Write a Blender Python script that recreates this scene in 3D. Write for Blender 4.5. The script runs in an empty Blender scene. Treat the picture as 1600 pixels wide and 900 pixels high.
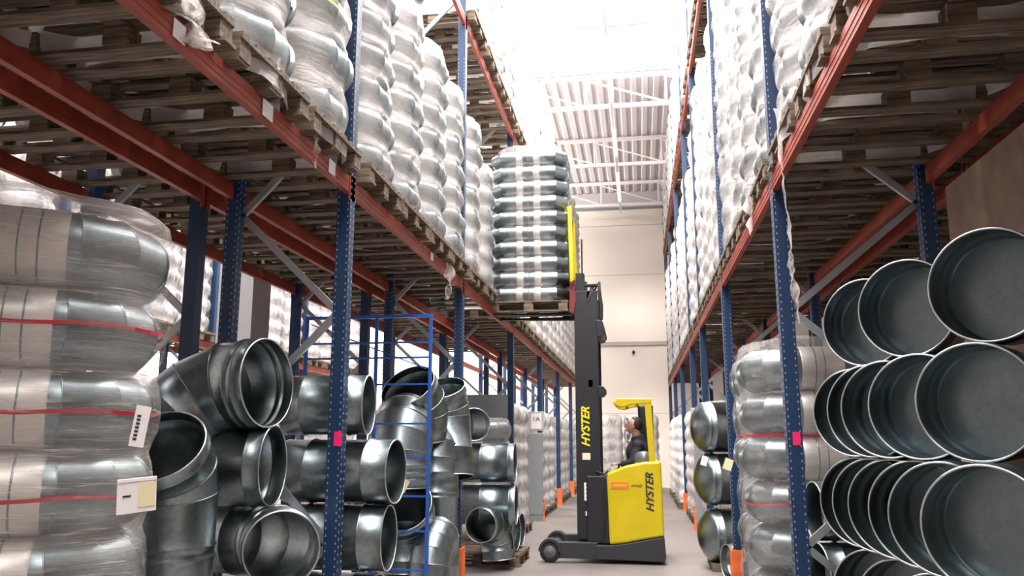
import bpy, math, random
from mathutils import Vector, Matrix
random.seed(7)
C = bpy.context.scene.collection
SC = bpy.context.scene
PI = math.pi

# ------------------------------------------------------------------ camera, exposure, light
F_PX = 1272.0
cam = bpy.data.cameras.new('camera')
cam.sensor_width = 36.0
cam.lens = 36.0 * F_PX / 1600.0
cam.clip_start = 0.05
camo = bpy.data.objects.new('camera', cam); C.objects.link(camo)
camo.location = (0, 0, 1.6)
camo.rotation_euler = (math.radians(90 + 10.685), 0, math.radians(8.783))
SC.camera = camo
SC.view_settings.view_transform = 'Standard'
SC.view_settings.look = 'None'
SC.view_settings.gamma = 1.0
SC.view_settings.use_curve_mapping = False
SC.view_settings.exposure = -0.38
SC.cycles.transparent_max_bounces = 28
SC.cycles.max_bounces = 7
SC.cycles.diffuse_bounces = 4
SC.cycles.glossy_bounces = 4
SC.cycles.sample_clamp_indirect = 6.0

w = bpy.data.worlds.new('world'); SC.world = w; w.use_nodes = True
w.node_tree.nodes['Background'].inputs[0].default_value = (0.75, 0.85, 1.0, 1)
w.node_tree.nodes['Background'].inputs[1].default_value = 1.0

def area(name, loc, rot, sx, sy, power, col):
    l = bpy.data.lights.new(name, 'AREA'); l.shape = 'RECTANGLE'; l.size = sx; l.size_y = sy
    l.energy = power; l.color = col
    o = bpy.data.objects.new(name, l); C.objects.link(o); o.location = loc; o.rotation_euler = rot
    return o
# roof skylights over the aisles
area('skylight_daylight', (-0.5, 10.5, 10.86), (0, 0, 0), 3.6, 18.0, 5400, (1.0, 0.92, 0.88))
area('skylight_daylight', (-0.5, -3.6, 10.86), (0, 0, 0), 3.6, 4.5, 1500, (1.0, 0.94, 0.90))
area('skylight_daylight', (-6.0, 12.0, 10.86), (0, 0, 0), 2.6, 20.0, 6200, (1.0, 0.91, 0.92))
# added side fill, no known window: brightens the back wall and trusses
area('window_daylight', (-15.8, 24.5, 6.0), (0, math.radians(-90), 0), 7.5, 10.0, 9000, (1.0, 0.93, 0.88))

# ------------------------------------------------------------------ materials
MT = {}
def mat(name, col, rough=0.5, metal=0.0, **k):
    m = bpy.data.materials.new(name); m.use_nodes = True
    b = m.node_tree.nodes['Principled BSDF']
    b.inputs['Base Color'].default_value = (*col, 1); b.inputs['Roughness'].default_value = rough
    b.inputs['Metallic'].default_value = metal
    for kk, v in k.items(): b.inputs[kk].default_value = v
    MT[name] = m
    return m, m.node_tree, b
def noise_col(nt, b, c1, c2, scale, stretch=(1, 1, 1), detail=4, lo=0.35, hi=0.65, coord='Object'):
    tc = nt.nodes.new('ShaderNodeTexCoord'); mp = nt.nodes.new('ShaderNodeMapping')
    mp.inputs['Scale'].default_value = stretch
    nz = nt.nodes.new('ShaderNodeTexNoise'); nz.inputs['Scale'].default_value = scale; nz.inputs['Detail'].default_value = detail
    cr = nt.nodes.new('ShaderNodeValToRGB')
    cr.color_ramp.elements[0].color = (*c1, 1); cr.color_ramp.elements[1].color = (*c2, 1)
    cr.color_ramp.elements[0].position = lo; cr.color_ramp.elements[1].position = hi
    nt.links.new(tc.outputs[coord], mp.inputs[0]); nt.links.new(mp.outputs[0], nz.inputs['Vector'])
    nt.links.new(nz.outputs['Fac'], cr.inputs[0])
    if b is not None: nt.links.new(cr.outputs[0], b.inputs['Base Color'])
    return nz, cr, mp
def bump(nt, b, nz, strength, dist=0.01):
    bp = nt.nodes.new('ShaderNodeBump'); bp.inputs['Strength'].default_value = strength; bp.inputs['Distance'].default_value = dist
    nt.links.new(nz.outputs['Fac'], bp.inputs['Height']); nt.links.new(bp.outputs[0], b.inputs['Normal'])

# galvanized sheet steel: faint spangle
for nm, c1, c2, r1, r2 in (('galvanized_steel', (0.205, 0.25, 0.27), (0.28, 0.33, 0.35), .22, .44), ('dark_steel', (0.17, 0.22, 0.24), (0.215, 0.265, 0.285), .26, .46)):
    m, nt, b = mat(nm, (0.5, 0.54, 0.56), 0.3, 1.0)
    tc = nt.nodes.new('ShaderNodeTexCoord'); vo = nt.nodes.new('ShaderNodeTexVoronoi'); vo.inputs['Scale'].default_value = 45
    cr = nt.nodes.new('ShaderNodeValToRGB'); cr.color_ramp.elements[0].color = (*c1, 1); cr.color_ramp.elements[1].color = (*c2, 1)
    nt.links.new(tc.outputs['Object'], vo.inputs['Vector']); nt.links.new(vo.outputs['Color'], cr.inputs[0]); nt.links.new(cr.outputs[0], b.inputs['Base Color'])
    nz = nt.nodes.new('ShaderNodeTexNoise'); nz.inputs['Scale'].default_value = 6; mr = nt.nodes.new('ShaderNodeMapRange')
    mr.inputs['To Min'].default_value = r1; mr.inputs['To Max'].default_value = r2
    nt.links.new(tc.outputs['Object'], nz.inputs['Vector']); nt.links.new(nz.outputs['Fac'], mr.inputs[0]); nt.links.new(mr.outputs[0], b.inputs['Roughness'])
mat('steel_edge', (0.62, 0.66, 0.68), 0.35, 1.0)
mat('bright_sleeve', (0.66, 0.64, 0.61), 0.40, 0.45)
mat('bare_zinc', (0.5, 0.52, 0.54), 0.45, 0.9)
SLK = {'stretch_film': .8, 'heavy_film': .7, 'thin_film': .14, 'wrinkle_film': .36, 'clear_film': .15}
for nm, lo_, hi_, p0, p1 in (('stretch_film', 0.02, 0.20, 0.48, 0.78), ('heavy_film', 0.16, 0.85, 0.36, 0.66), ('thin_film', 0.03, 0.26, 0.5, 0.8), ('wrinkle_film', 0.02, 0.75, 0.53, 0.76), ('clear_film', .03, .32, .50, .78)):
    m = bpy.data.materials.new(nm); m.use_nodes = True; nt = m.node_tree; nt.nodes.clear(); MT[nm] = m
    out = nt.nodes.new('ShaderNodeOutputMaterial'); mix = nt.nodes.new('ShaderNodeMixShader'); tr = nt.nodes.new('ShaderNodeBsdfTransparent')
    tr.inputs[0].default_value = (0.97, 0.97, 0.97, 1)
    b = nt.nodes.new('ShaderNodeBsdfPrincipled'); b.inputs['Base Color'].default_value = (0.97, 0.94, 0.93, 1); b.inputs['Roughness'].default_value = 0.22
    b.inputs['Specular IOR Level'].default_value = 0.8
    tl = nt.nodes.new('ShaderNodeBsdfTranslucent'); tl.inputs[0].default_value = (0.95, 0.90, 0.84, 1)
    m2 = nt.nodes.new('ShaderNodeMixShader'); m2.inputs[0].default_value = 0.35
    tc = nt.nodes.new('ShaderNodeTexCoord'); mp = nt.nodes.new('ShaderNodeMapping'); mp.inputs['Scale'].default_value = (5.5, 5.5, 1.5) if nm == 'heavy_film' else (2.2, 2.2, 7.0) if nm != 'wrinkle_film' else (1.3, 1.3, 34.0)
    mp.inputs['Rotation'].default_value = (0.25, 0.3, 0) if nm != 'wrinkle_film' else (0.03, 0.05, 0)
    nz = nt.nodes.new('ShaderNodeTexNoise'); nz.inputs['Scale'].default_value = 2.2; nz.inputs['Detail'].default_value = 7; nz.inputs['Roughness'].default_value = 0.65
    nz.inputs['Distortion'].default_value = 1.3
    mr = nt.nodes.new('ShaderNodeMapRange'); mr.inputs['From Min'].default_value = p0; mr.inputs['From Max'].default_value = p1
    mr.inputs['To Min'].default_value = lo_; mr.inputs['To Max'].default_value = hi_
    bp = nt.nodes.new('ShaderNodeBump'); bp.inputs['Strength'].default_value = 0.9; bp.inputs['Distance'].default_value = 0.03
    L = nt.links
    L.new(tc.outputs['Object'], mp.inputs[0]); L.new(mp.outputs[0], nz.inputs['Vector']); L.new(nz.outputs['Fac'], mr.inputs[0])
    L.new(nz.outputs['Fac'], bp.inputs['Height']); L.new(bp.outputs[0], b.inputs['Normal'])
    L.new(b.outputs[0], m2.inputs[1]); L.new(tl.outputs[0], m2.inputs[2])
    at = nt.nodes.new('ShaderNodeAttribute'); at.attribute_name = 'slack'
    sm = nt.nodes.new('ShaderNodeMath'); sm.operation = 'MULTIPLY_ADD'; sm.use_clamp = True; sm.inputs[1].default_value = SLK[nm]
    L.new(at.outputs['Fac'], sm.inputs[0]); L.new(mr.outputs[0], sm.inputs[2])
    L.new(sm.outputs[0], mix.inputs[0]); L.new(tr.outputs[0], mix.inputs[1]); L.new(m2.outputs[0], mix.inputs[2]); L.new(mix.outputs[0], out.inputs[0])
m, nt, b = mat('pallet_wood', (0.5, 0.36, 0.22), 0.8)
nz, _, _ = noise_col(nt, b, (0.06, 0.045, 0.033), (0.215, 0.16, 0.105), 3, (1.2, 14, 14)); bump(nt, b, nz, 0.3)
m, nt, b = mat('rack_orange', (0.50, 0.085, 0.035), 0.55); noise_col(nt, b, (0.24, 0.034, 0.018), (0.34, 0.055, 0.026), 4)
m, nt, b = mat('guard_orange', (0.80, 0.16, 0.03), 0.5); noise_col(nt, b, (0.66, 0.12, 0.03), (0.85, 0.20, 0.04), 8)
mat('brace_zinc', (0.42, 0.45, 0.48), 0.4, 0.7)
# blue post paint with the perforation slots down the face
m, nt, b = mat('post_blue', (0.006, 0.032, 0.095), 0.45)
mat('post_slot', (0.30, 0.36, 0.48), 0.4)
mat('trolley_blue', (0.02, 0.10, 0.42), 0.4)
m, nt, b = mat('concrete_floor', (0.5, 0.46, 0.43), 0.45)
nz, _, _ = noise_col(nt, b, (0.15, 0.138, 0.132), (0.215, 0.198, 0.188), 0.7, detail=8); bump(nt, b, nz, 0.05)
m, nt, b = mat('wall_panel', (0.80, 0.72, 0.63), 0.6); noise_col(nt, b, (0.82, 0.75, 0.68), (0.88, 0.81, 0.74), 0.5)
mat('wall_rail', (0.42, 0.38, 0.35), 0.5)
mat('roof_deck', (0.52, 0.49, 0.50), 0.5, 0.0)
mat('truss_white', (0.85, 0.80, 0.80), 0.4)
mat('grey_column', (0.42, 0.42, 0.43), 0.6)
mat('grey_board', (0.22, 0.24, 0.26), 0.7)
mat('grey_cabinet', (0.24, 0.27, 0.29), 0.5)
m, nt, b = mat('brown_board', (0.20, 0.13, 0.09), 0.75); noise_col(nt, b, (0.17, 0.11, 0.08), (0.24, 0.16, 0.11), 5)
mat('paper_white', (0.85, 0.83, 0.85), 0.6)
mat('paper_cream', (0.82, 0.74, 0.48), 0.6)
mat('ink', (0.02, 0.02, 0.025), 0.6)
mat('pink_tape', (0.9, 0.02, 0.16), 0.5)
mat('red_strap', (0.42, 0.02, 0.035), 0.4)
mat('yellow_strap', (0.85, 0.72, 0.12), 0.4)
m, nt, b = mat('truck_yellow', (0.62, 0.47, 0.0), 0.38); noise_col(nt, b, (0.52, 0.41, 0.0), (0.60, 0.475, 0.01), 3)
mat('truck_yellow_dirty', (0.60, 0.44, 0.02), 0.5)
mat('truck_black', (0.008, 0.010, 0.015), 0.5)
mat('truck_grey', (0.022, 0.025, 0.031), 0.55)
mat('truck_maroon', (0.16, 0.015, 0.02), 0.5)
mat('rubber', (0.012, 0.012, 0.013), 0.7)
mat('wheel_steel', (0.10, 0.10, 0.11), 0.5)
mat('vinyl_grey', (0.10, 0.11, 0.13), 0.3)
mat('decal_orange', (0.75, 0.17, 0.02), 0.5)
mat('decal_olive', (0.22, 0.17, 0.01), 0.5)
mat('lettering_yellow', (0.75, 0.68, 0.02), 0.5)
mat('skin', (0.48, 0.27, 0.20), 0.55)
mat('hair_dark', (0.025, 0.018, 0.015), 0.6)
mat('jacket_navy', (0.012, 0.014, 0.022), 0.8)
mat('shirt_blue', (0.015, 0.022, 0.07), 0.8)
mat('trousers_dark', (0.02, 0.02, 0.025), 0.8)
mat('eye_dark', (0.03, 0.02, 0.02), 0.3)
mat('lips', (0.33, 0.13, 0.11), 0.5)
def emis(name, col, s):
    m = bpy.data.materials.new(name); m.use_nodes = True; nt = m.node_tree; nt.nodes.clear(); MT[name] = m
    o = nt.nodes.new('ShaderNodeOutputMaterial'); e = nt.nodes.new('ShaderNodeEmission')
    e.inputs[0].default_value = (*col, 1); e.inputs[1].default_value = s; nt.links.new(e.outputs[0], o.inputs[0])
emis('skylight_pane', (1.0, 0.93, 0.88), 9.0)
emis('tube_light', (1.0, 0.80, 0.36), 4.0)

# ------------------------------------------------------------------ mesh helpers
class MB:
    def __init__(s): s.v = []; s.f = []; s.sm = []; s.mi = []
    def add(s, vs, fs, smooth=False, mi=0):
        o = len(s.v); s.v += [tuple(v) for v in vs]
        for f in fs: s.f.append(tuple(i + o for i in f)); s.sm.append(smooth); s.mi.append(mi)
    def box(s, c, d, rz=0.0, mi=0, taper=1.0):
        x, y, z = [a / 2 for a in d]
        P = []
        for sz in (-1, 1):
            k = 1 if sz < 0 else taper
            for sx, sy in ((-1, -1), (1, -1), (1, 1), (-1, 1)):
                px, py = sx * x * k, sy * y * k
                P.append((c[0] + px * math.cos(rz) - py * math.sin(rz), c[1] + px * math.sin(rz) + py * math.cos(rz), c[2] + sz * z))
        s.add(P, [(3, 2, 1, 0), (4, 5, 6, 7), (0, 1, 5, 4), (1, 2, 6, 5), (2, 3, 7, 6), (3, 0, 4, 7)], mi=mi)
    def bar(s, a, b, wd, th, up=(0, 0, 1), mi=0):
        a, b = Vector(a), Vector(b); d = (b - a).normalized(); u = Vector(up)
        t = d.cross(u)
        if t.length < 1e-4: t = d.cross(Vector((1, 0, 0)))
        t.normalize(); u = t.cross(d).normalized()
        P = []
        for p in (a, b):
            for i, j in ((-1, -1), (1, -1), (1, 1), (-1, 1)): P.append(p + t * (wd / 2 * i) + u * (th / 2 * j))
        s.add(P, [(3, 2, 1, 0), (4, 5, 6, 7), (0, 1, 5, 4), (1, 2, 6, 5), (2, 3, 7, 6), (3, 0, 4, 7)], mi=mi)
    def tube(s, pts, r, n=8, caps=True, mi=0):
        pts = [Vector(p) for p in pts]; rings = []
        prev = None
        for i, p in enumerate(pts):
            d = (pts[min(i + 1, len(pts) - 1)] - pts[max(i - 1, 0)]).normalized()
            u = Vector((0, 0, 1)) if abs(d.z) < 0.9 else Vector((1, 0, 0))
            if prev is not None: u = prev
            t = d.cross(u).normalized(); u = t.cross(d).normalized(); prev = u
            rr = r[i] if isinstance(r, (list, tuple)) else r
            rings.append([p + (t * math.cos(2 * PI * k / n) + u * math.sin(2 * PI * k / n)) * rr for k in range(n)])
        vs = [q for R in rings for q in R]; fs = []
        for i in range(len(rings) - 1):
            for k in range(n): fs.append((i * n + k, i * n + (k + 1) % n, (i + 1) * n + (k + 1) % n, (i + 1) * n + k))
        s.add(vs, fs, True, mi)
        if caps:
            s.add(rings[0], [tuple(reversed(range(n)))][:1], False, mi); s.add(rings[-1], [tuple(range(n))], False, mi)
    def prism(s, prof, y0, y1, mi=0, axis='y'):
        # prof: outline in (x,z), extruded along y  (or outline in (y,z) extruded along x)
        n = len(prof)
        if axis == 'y': vs = [(p[0], y0, p[1]) for p in prof] + [(p[0], y1, p[1]) for p in prof]
        else: vs = [(y0, p[0], p[1]) for p in prof] + [(y1, p[0], p[1]) for p in prof]
        fs = [tuple(range(n)), tuple(reversed(range(n, 2 * n)))] + [((i + 1) % n, i, n + i, n + (i + 1) % n) for i in range(n)]
        s.add(vs, fs, mi=mi)
    def lathe(s, prof, n=32, mi=0, smooth=True, O=(0, 0, 0), A=(0, 0, 1)):
        # prof: (radius, height) stations around axis A at O
        O = Vector(O); A = Vector(A).normalized()
        T = A.cross(Vector((0, 0, 1)));
        if T.length < 1e-4: T = Vector((1, 0, 0))
        T.normalize(); B = A.cross(T)
        vs = [O + A * h + (T * math.cos(2 * PI * k / n) + B * math.sin(2 * PI * k / n)) * max(r, 1e-4) for r, h in prof for k in range(n)]
        fs = [(i * n + k, i * n + (k + 1) % n, (i + 1) * n + (k + 1) % n, (i + 1) * n + k) for i in range(len(prof) - 1) for k in range(n)]
        s.add(vs, fs, smooth, mi)
    def flip(s):
        s.f = [tuple(reversed(f)) for f in s.f]
    def xform(s, M):
        s.v = [tuple(M @ Vector(v)) for v in s.v]
        if M.determinant() < 0: s.flip()
    def mesh(s, name, mats):
        me = bpy.data.meshes.new(name); me.from_pydata(s.v, [], s.f)
        for k in (mats if isinstance(mats, (list, tuple)) else [mats]): me.materials.append(MT[k])
        me.polygons.foreach_set('use_smooth', s.sm); me.polygons.foreach_set('material_index', s.mi); me.update()
        return me
    def build(s, name, mats, parent=None, loc=None, bevel=0):
        o = bpy.data.objects.new(name, s.mesh(name, mats)); C.objects.link(o)
        if parent: o.parent = parent
        if loc: o.location = loc
        if bevel:
            md = o.modifiers.new('bevel', 'BEVEL'); md.width = bevel; md.segments = 2; md.limit_method = 'ANGLE'
        return o
def inst(name, me, parent=None, loc=(0, 0, 0), rot=(0, 0, 0)):
    o = bpy.data.objects.new(name, me); C.objects.link(o); o.parent = parent; o.location = loc; o.rotation_euler = rot
    return o
def tag(o, label, cat=None, group=None, kind=None):
    if label: o['label'] = label
    if cat: o['category'] = cat
    if group: o['group'] = group
    if kind: o['kind'] = kind
    return o
def thing(name, label, cat, loc=(0, 0, 0), rz=0, group=None):
    o = bpy.data.objects.new(name, None); C.objects.link(o); o.location = loc; o.rotation_euler = (0, 0, rz); o.empty_display_size = .1
    return tag(o, label, cat, group)
def dup(o, parent=None):
    c = o.copy(); C.objects.link(c); c.parent = parent
    for ch in list(o.children): dup(ch, c)
    return c
def struct(name, mb, m):
    return tag(mb.build(name, m), None, None, None, 'structure')
ORD = ['first', 'second', 'third', 'fourth', 'fifth', 'sixth', 'seventh', 'eighth', 'ninth', 'tenth', 'eleventh', 'twelfth', 'thirteenth', 'fourteenth',
       'fifteenth', 'sixteenth', 'seventeenth', 'eighteenth', 'nineteenth', 'twentieth', 'twenty-first', 'twenty-second', 'twenty-third', 'twenty-fourth', 'twenty-fifth', 'twenty-sixth', 'twenty-seventh', 'twenty-eighth', 'twenty-ninth', 'thirtieth', 'thirty-first', 'thirty-second']

# ------------------------------------------------------------------ the hall
XL, XR, YF, YB, ZR = -16.0, 10.0, -24.0, 30.0, 10.9
m_ = MB(); m_.box(((XL + XR) / 2, (YF + YB) / 2, -0.1), (XR - XL, YB - YF, 0.2)); struct('floor', m_, 'concrete_floor')
# roof deck: trapezoid ribs running along the hall
m_ = MB(); vs = []; x = XL
prof = []
while x < XR:
    prof += [(x, ZR + .04), (x + .11, ZR + .04), (x + .14, ZR), (x + .27, ZR)]; x += .30
for p in prof: vs += [(p[0], YF, p[1]), (p[0], YB, p[1])]
m_.add(vs, [(2 * i, 2 * i + 1, 2 * i + 3, 2 * i + 2) for i in range(len(prof) - 1)]); struct('ceiling', m_, 'roof_deck')
def wallbox(name, c, d):
    m_ = MB(); m_.box(c, d); return struct(name, m_, 'wall_panel')
wallbox('wall_back', ((XL + XR) / 2, YB + .1, 5.6), (XR - XL, .2, 11.2))
wallbox('wall_left', (XL - .1, (YF + YB) / 2, 5.6), (.2, YB - YF, 11.2))
wallbox('wall_right', (XR + .1, (YF + YB) / 2, 5.6), (.2, YB - YF, 11.2))
wallbox('wall_front', ((XL + XR) / 2, YF - .1, 5.6), (XR - XL, .2, 11.2))
m_ = MB(); m_.box(((XL + XR) / 2, YB - .06, 5.12), (XR - XL, .12, .13)); struct('trim_1', m_, 'wall_rail')
m_ = MB(); m_.box(((XL + XR) / 2, YB - .06, 10.25), (XR - XL, .12, .07)); struct('trim_2', m_, 'grey_board')
m_ = MB(); m_.box(((XL + XR) / 2, YB - .02, 10.58), (XR - XL, .05, .6)); struct('trim_3', m_, 'roof_deck')
for i, z in enumerate((2.6, 7.7, 9.6)):
    m_ = MB(); m_.box(((XL + XR) / 2, YB - .004, z), (XR - XL, .008, .018)); struct('trim_%d' % (i + 4), m_, 'wall_rail')
for i, (cx, cy, sx, sy) in enumerate(((-.5, 10.5, 3.7, 18.2), (-.5, -3.6, 3.7, 4.6), (-6, 12, 2.7, 20.2))):
    m_ = MB(); m_.box((cx, cy, ZR - .01), (sx, sy, .02)); struct('window_%d' % (i + 1), m_, 'skylight_pane')
m_ = MB(); m_.box((XL + .02, 24.5, 6.0), (.04, 10.1, 7.6)); struct('window_4', m_, 'skylight_pane')  # glowing pane added out of view behind the side fill light
m_ = MB(); m_.tube([(-.14, YB, 4.82), (-.14, YB - .12, 4.82), (-.14, YB - .2, 4.77)], .05, 10)
tag(m_.build('wall_lamp', 'rubber'), 'small round black fitting high on the pale back wall', 'wall fitting')

ty = [-10.1, -5.8, -1.5, 2.8, 7.1, 11.4, 15.5, 19.7, 24.2, 28.6]
def truss(y, n):
    r = thing('roof_truss', 'white steel roof truss across the hall, %s from the back wall' % ORD[n], 'roof truss', (0, y, 10.0), 0)
    a, b_ = XL + .1, XR - .1
    q = MB(); q.bar((a, 0, .0), (b_, 0, .0), .10, .10); q.build('bottom_chord', 'truss_white', r)
    q = MB(); q.bar((a, 0, .82), (b_, 0, .82), .10, .10); q.build('top_chord', 'truss_white', r)
    k = 0; x = a + .4
    while x < b_ - 2.1:
        q = MB(); q.bar((x, 0, .05), (x, 0, .77), .045, .045); q.build('web_post', 'truss_white', r)
        q = MB(); q.bar((x + .03, 0, .74), (x + 2.0, 0, .06), .035, .035); q.build('web_diagonal', 'truss_white', r)
        x += 2.05
for i, y in enumerate(reversed(ty)): truss(y, i)

# line of tube luminaires under the roof above the aisle
for i, (y0, y1, wd) in enumerate(((24.5, 27.4, 'nearest the back wall'), (20.9, 22.8, 'second from the back wall'), (16.2, 18.8, 'third from the back wall'), (11.8, 14.4, 'fourth from the back wall'))):
    r = thing('tube_luminaire', 'warm glowing tube light hung over the aisle, ' + wd, 'ceiling light', (-.46, (y0 + y1) / 2, 9.78), 0, 'tube lights over the aisle')
    L = y1 - y0
    q = MB(); q.box((0, 0, .05), (.12, L, .05)); q.build('housing', 'truss_white', r)
    q = MB(); q.tube([(0, -L / 2 + .03, 0), (0, L / 2 - .03, 0)], .045, 10); q.build('tube', 'tube_light', r)
    for s in (-1, 1):
        q = MB(); q.tube([(0, s * L * .42, .07), (0, s * L * .42, 1.1)], .008, 6); q.build('hanger', 'truss_white', r)
q = MB(); q.bar((-.46, 9, 9.95), (-.46, 29.5, 9.95), .06, .05)
tag(q.build('cable_tray', 'truss_white'), 'thin white tray carrying the tube lights over the aisle', 'cable tray')

# ------------------------------------------------------------------ racking
PL = [1.6, 5.55, 9.45, 13.45, 17.5, 21.5, 25.5, 29.3]
PR = [2.0, 5.95, 9.75, 13.4, 16.1, 20.0, 24.0, 28.0]
def post_mesh(h, perf):
    q = MB(); t = .10
    # open C channel: web and two returns
    q.box((0, 0, h / 2), (t, .10, h))
    if perf:
        z = .12
        while z < min(h, 6.5) - .1:
            for sx in (-1, 1):
                q.box((sx * .036, -.0505, z), (.007, .003, .014), mi=1)
                for yy in (-.03, .03): q.box((sx * .0505, yy, z + .025), (.003, .010, .016), mi=1)
            z += .05
    return q.mesh('post', ['post_blue', 'post_slot'])
post_near = post_mesh(9.8, True); post_far = post_mesh(9.8, False)
def brace_mesh(a, b_):
    q = MB(); q.bar(a, b_, .035, .05); return q.mesh('brace', 'brace_zinc')
def frame(name_label, xf, xr, y, near, guard=True, h=9.8):
    """upright frame: front post at xf, rear post at xr"""
    r = thing('upright_frame', name_label, 'rack upright', (xf, y, 0))
    d = xr - xf; me = post_near if near else post_far
    for x in (0, d): inst('post', me, r, (x, 0, 0))
    s = 1 if d > 0 else -1
    nodes = []; z = .9; fr = True; prev = None
    pts = [(s * .05, .10)]
    z = .9; k = 0
    zz = [(.9, 0), (1.72, 1), (2.52, 0), (3.28, 1), (4.1, 0), (4.9, 1), (5.7, 0), (6.5, 1), (7.3, 0), (8.1, 1), (8.9, 0)]
    pts = [(s * .04 if f == 0 else d - s * .04, a) for a, f in [(.15, 1)] + zz]
    for (xa, za), (xb, zb) in zip(pts[:-1], pts[1:]):
        if za > 6.6 and not near: break
        q = MB(); q.bar((xa, .03, za), (xb, .03, zb), .03, .05); q.build('brace', 'brace_zinc', r)
    for x in (0, d):
        q = MB(); q.box((x, 0, .006), (.16, .16, .012)); q.build('foot_plate', 'guard_orange', r)
    if guard:
        g = -s
        q = MB(); q.box((g * .075, 0, .21), (.02, .18, .42)); q.box((g * .02, -.085, .21), (.12, .012, .42)); q.box((g * .02, .085, .21), (.12, .012, .42))
        q.build('foot_guard', 'guard_orange', r, bevel=.003)
    return r
def beam(label, x, y0, y1, z, aisle, stickers=()):
    """box beam between posts, top at z+.12"""
    r = thing('shelf_beam', label, 'shelf beam', (x, (y0 + y1) / 2, z))
    L = y1 - y0 - .10
    q = MB(); hh = .12
    prof = [(-.022, 0), (.022, 0), (.022, hh - .03), (.010, hh - .025), (.010, hh), (-.022, hh)] if aisle < 0 else [(-.022, 0), (.022, 0), (.022, hh), (-.010, hh), (-.010, hh - .025), (-.022, hh - .03)]
    q.prism(prof, -L / 2, L / 2)
    # raised lip lines pressed in the face
    for zz in (.035, .075):
        q.box((aisle * .0235, 0, zz), (.004, L - .01, .012))
    q.build('beam_tube', 'rack_orange', r)
    for s in (-1, 1):
        q = MB(); q.box((aisle * .024, s * (L / 2 + .02), .035), (.008, .075, .19)); q.box((0, s * (L / 2 - .004), .06), (.04, .006, .14)); q.build('end_connector', 'rack_orange', r)
    for ys, wd, hg in stickers:
        q = MB(); q.box((aisle * .029, ys - (y0 + y1) / 2, .06), (.003, wd, hg)); q.build('paper_label', 'paper_white', r)
    return r
def rack(side, xf, xr, P, levels, guard=True, imax=99, nlvl=None, stick={}):
    s = 1 if xr > xf else -1
    for i, y in enumerate(P):
        frame('blue perforated upright frame of the %s, %s from the camera' % (side, ORD[i]), xf + s * .05, xr - s * .05, y, y < 11 and s * (xf) < 2.5, guard)
    for li, z in enumerate(levels):
        for i in range(len(P) - 1):
            if li == 1 and P[i + 1] < 9: continue
            for fx, nm in ((xf + s * .028, 'aisle-side'), (xr - s * .028, 'rear')):
                a = -s if fx == xf + s * .028 else s
                beam('orange-red %s beam, %s level of the %s, bay %s from the camera' % (nm, ['lower', 'upper'][li], side, ORD[i]), fx, P[i], P[i + 1], z, a,
                     stick.get((li, i), ()) if nm == 'aisle-side' else ())
rack('left rack by the aisle', -2.05, -3.02, PL, (3.40, 6.85), stick={(0, 0): ((3.2, .10, .09), (4.12, .13, .10), (5.12, .12, .10)), (0, 1): ((7.9, .1, .08),)})
rack('second left rack behind', -3.22, -4.22, PL, (3.40,), guard=False)
rack('right rack by the aisle', 1.00, 2.10, PR, (3.40, 7.80))
rack('second right rack behind', 2.33, 3.35, PR[:5], (3.40,), guard=False)
rack('far left rack', -7.45, -8.45, [5.5, 9.45, 13.45, 17.5, 21.5], (3.20,))

# orange end barriers at the cross passage
for (x, y, s, lb) in ((-2.05, 17.3, -1, 'left'), (1.0, 15.9, 1, 'right')):
    q = MB(); q.box((x + s * .42, y - .05, .05), (.98, .05, .10)); q.box((x + s * .42, y - .05, .30), (.98, .04, .05)); q.box((x + s * .0, y - .06, .17), (.10, .16, .34)); q.box((x + s * .86, y - .06, .17), (.08, .12, .34))
    tag(q.build('floor_barrier', 'guard_orange', bevel=.004), 'orange steel floor barrier at the foot of the %s rack passage' % lb, 'barrier')

# ------------------------------------------------------------------ pallets (1.16 deep in x, .88 along y)
def pallet_parts():
    W, D = .86, 1.15
    top = MB()
    for i in range(6): top.box((0, -W / 2 + .05 + i * (W - .10) / 5, .151), (D, .092, .020))
    for x in (-D / 2 + .05, 0, D / 2 - .05): top.box((x, 0, .131), (.10, W, .020))
    bb = MB(); bb.box((0, 0, .010), (D, .11, .020))
    bl = MB(); bl.box((0, 0, .0705), (.13, .12, .101))
    return top, bb, bl, W, D
top, bb, bl, PW, PD = pallet_parts()
top_me, bb_me, bl_me = top.mesh('top_deck', 'pallet_wood'), bb.mesh('bottom_board', 'pallet_wood'), bl.mesh('block', 'pallet_wood')
whole = MB()
for src, offs in ((top, [(0, 0)]), (bb, [(0, y) for y in (-.37, 0, .37)]), (bl, [(x, y) for x in (-.5, 0, .5) for y in (-.37, 0, .37)])):
    for ox, oy in offs: whole.add([(v[0] + ox, v[1] + oy, v[2]) for v in src.v], src.f)
whole_me = whole.mesh('wooden_pallet', 'pallet_wood')
PAL_H = .161
def pallet(loc, label, detail=True, rz=0, group=None):
    rz += random.uniform(-.02, .02)
    if not detail:
        o = inst('wooden_pallet', whole_me, None, loc, (0, 0, rz)); return tag(o, label, 'pallet', group)
    r = thing('wooden_pallet', label, 'pallet', loc, rz, group)
    inst('top_deck', top_me, r)
    for y in (-.37, 0, .37):
        inst('bottom_board', bb_me, r, (random.uniform(-.02, .02), y + random.uniform(-.02, .02), 0), (0, 0, random.uniform(-.02, .02)))
        for x in (-.5, 0, .5): inst('block', bl_me, r, (x, y, 0))
    return r

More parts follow.
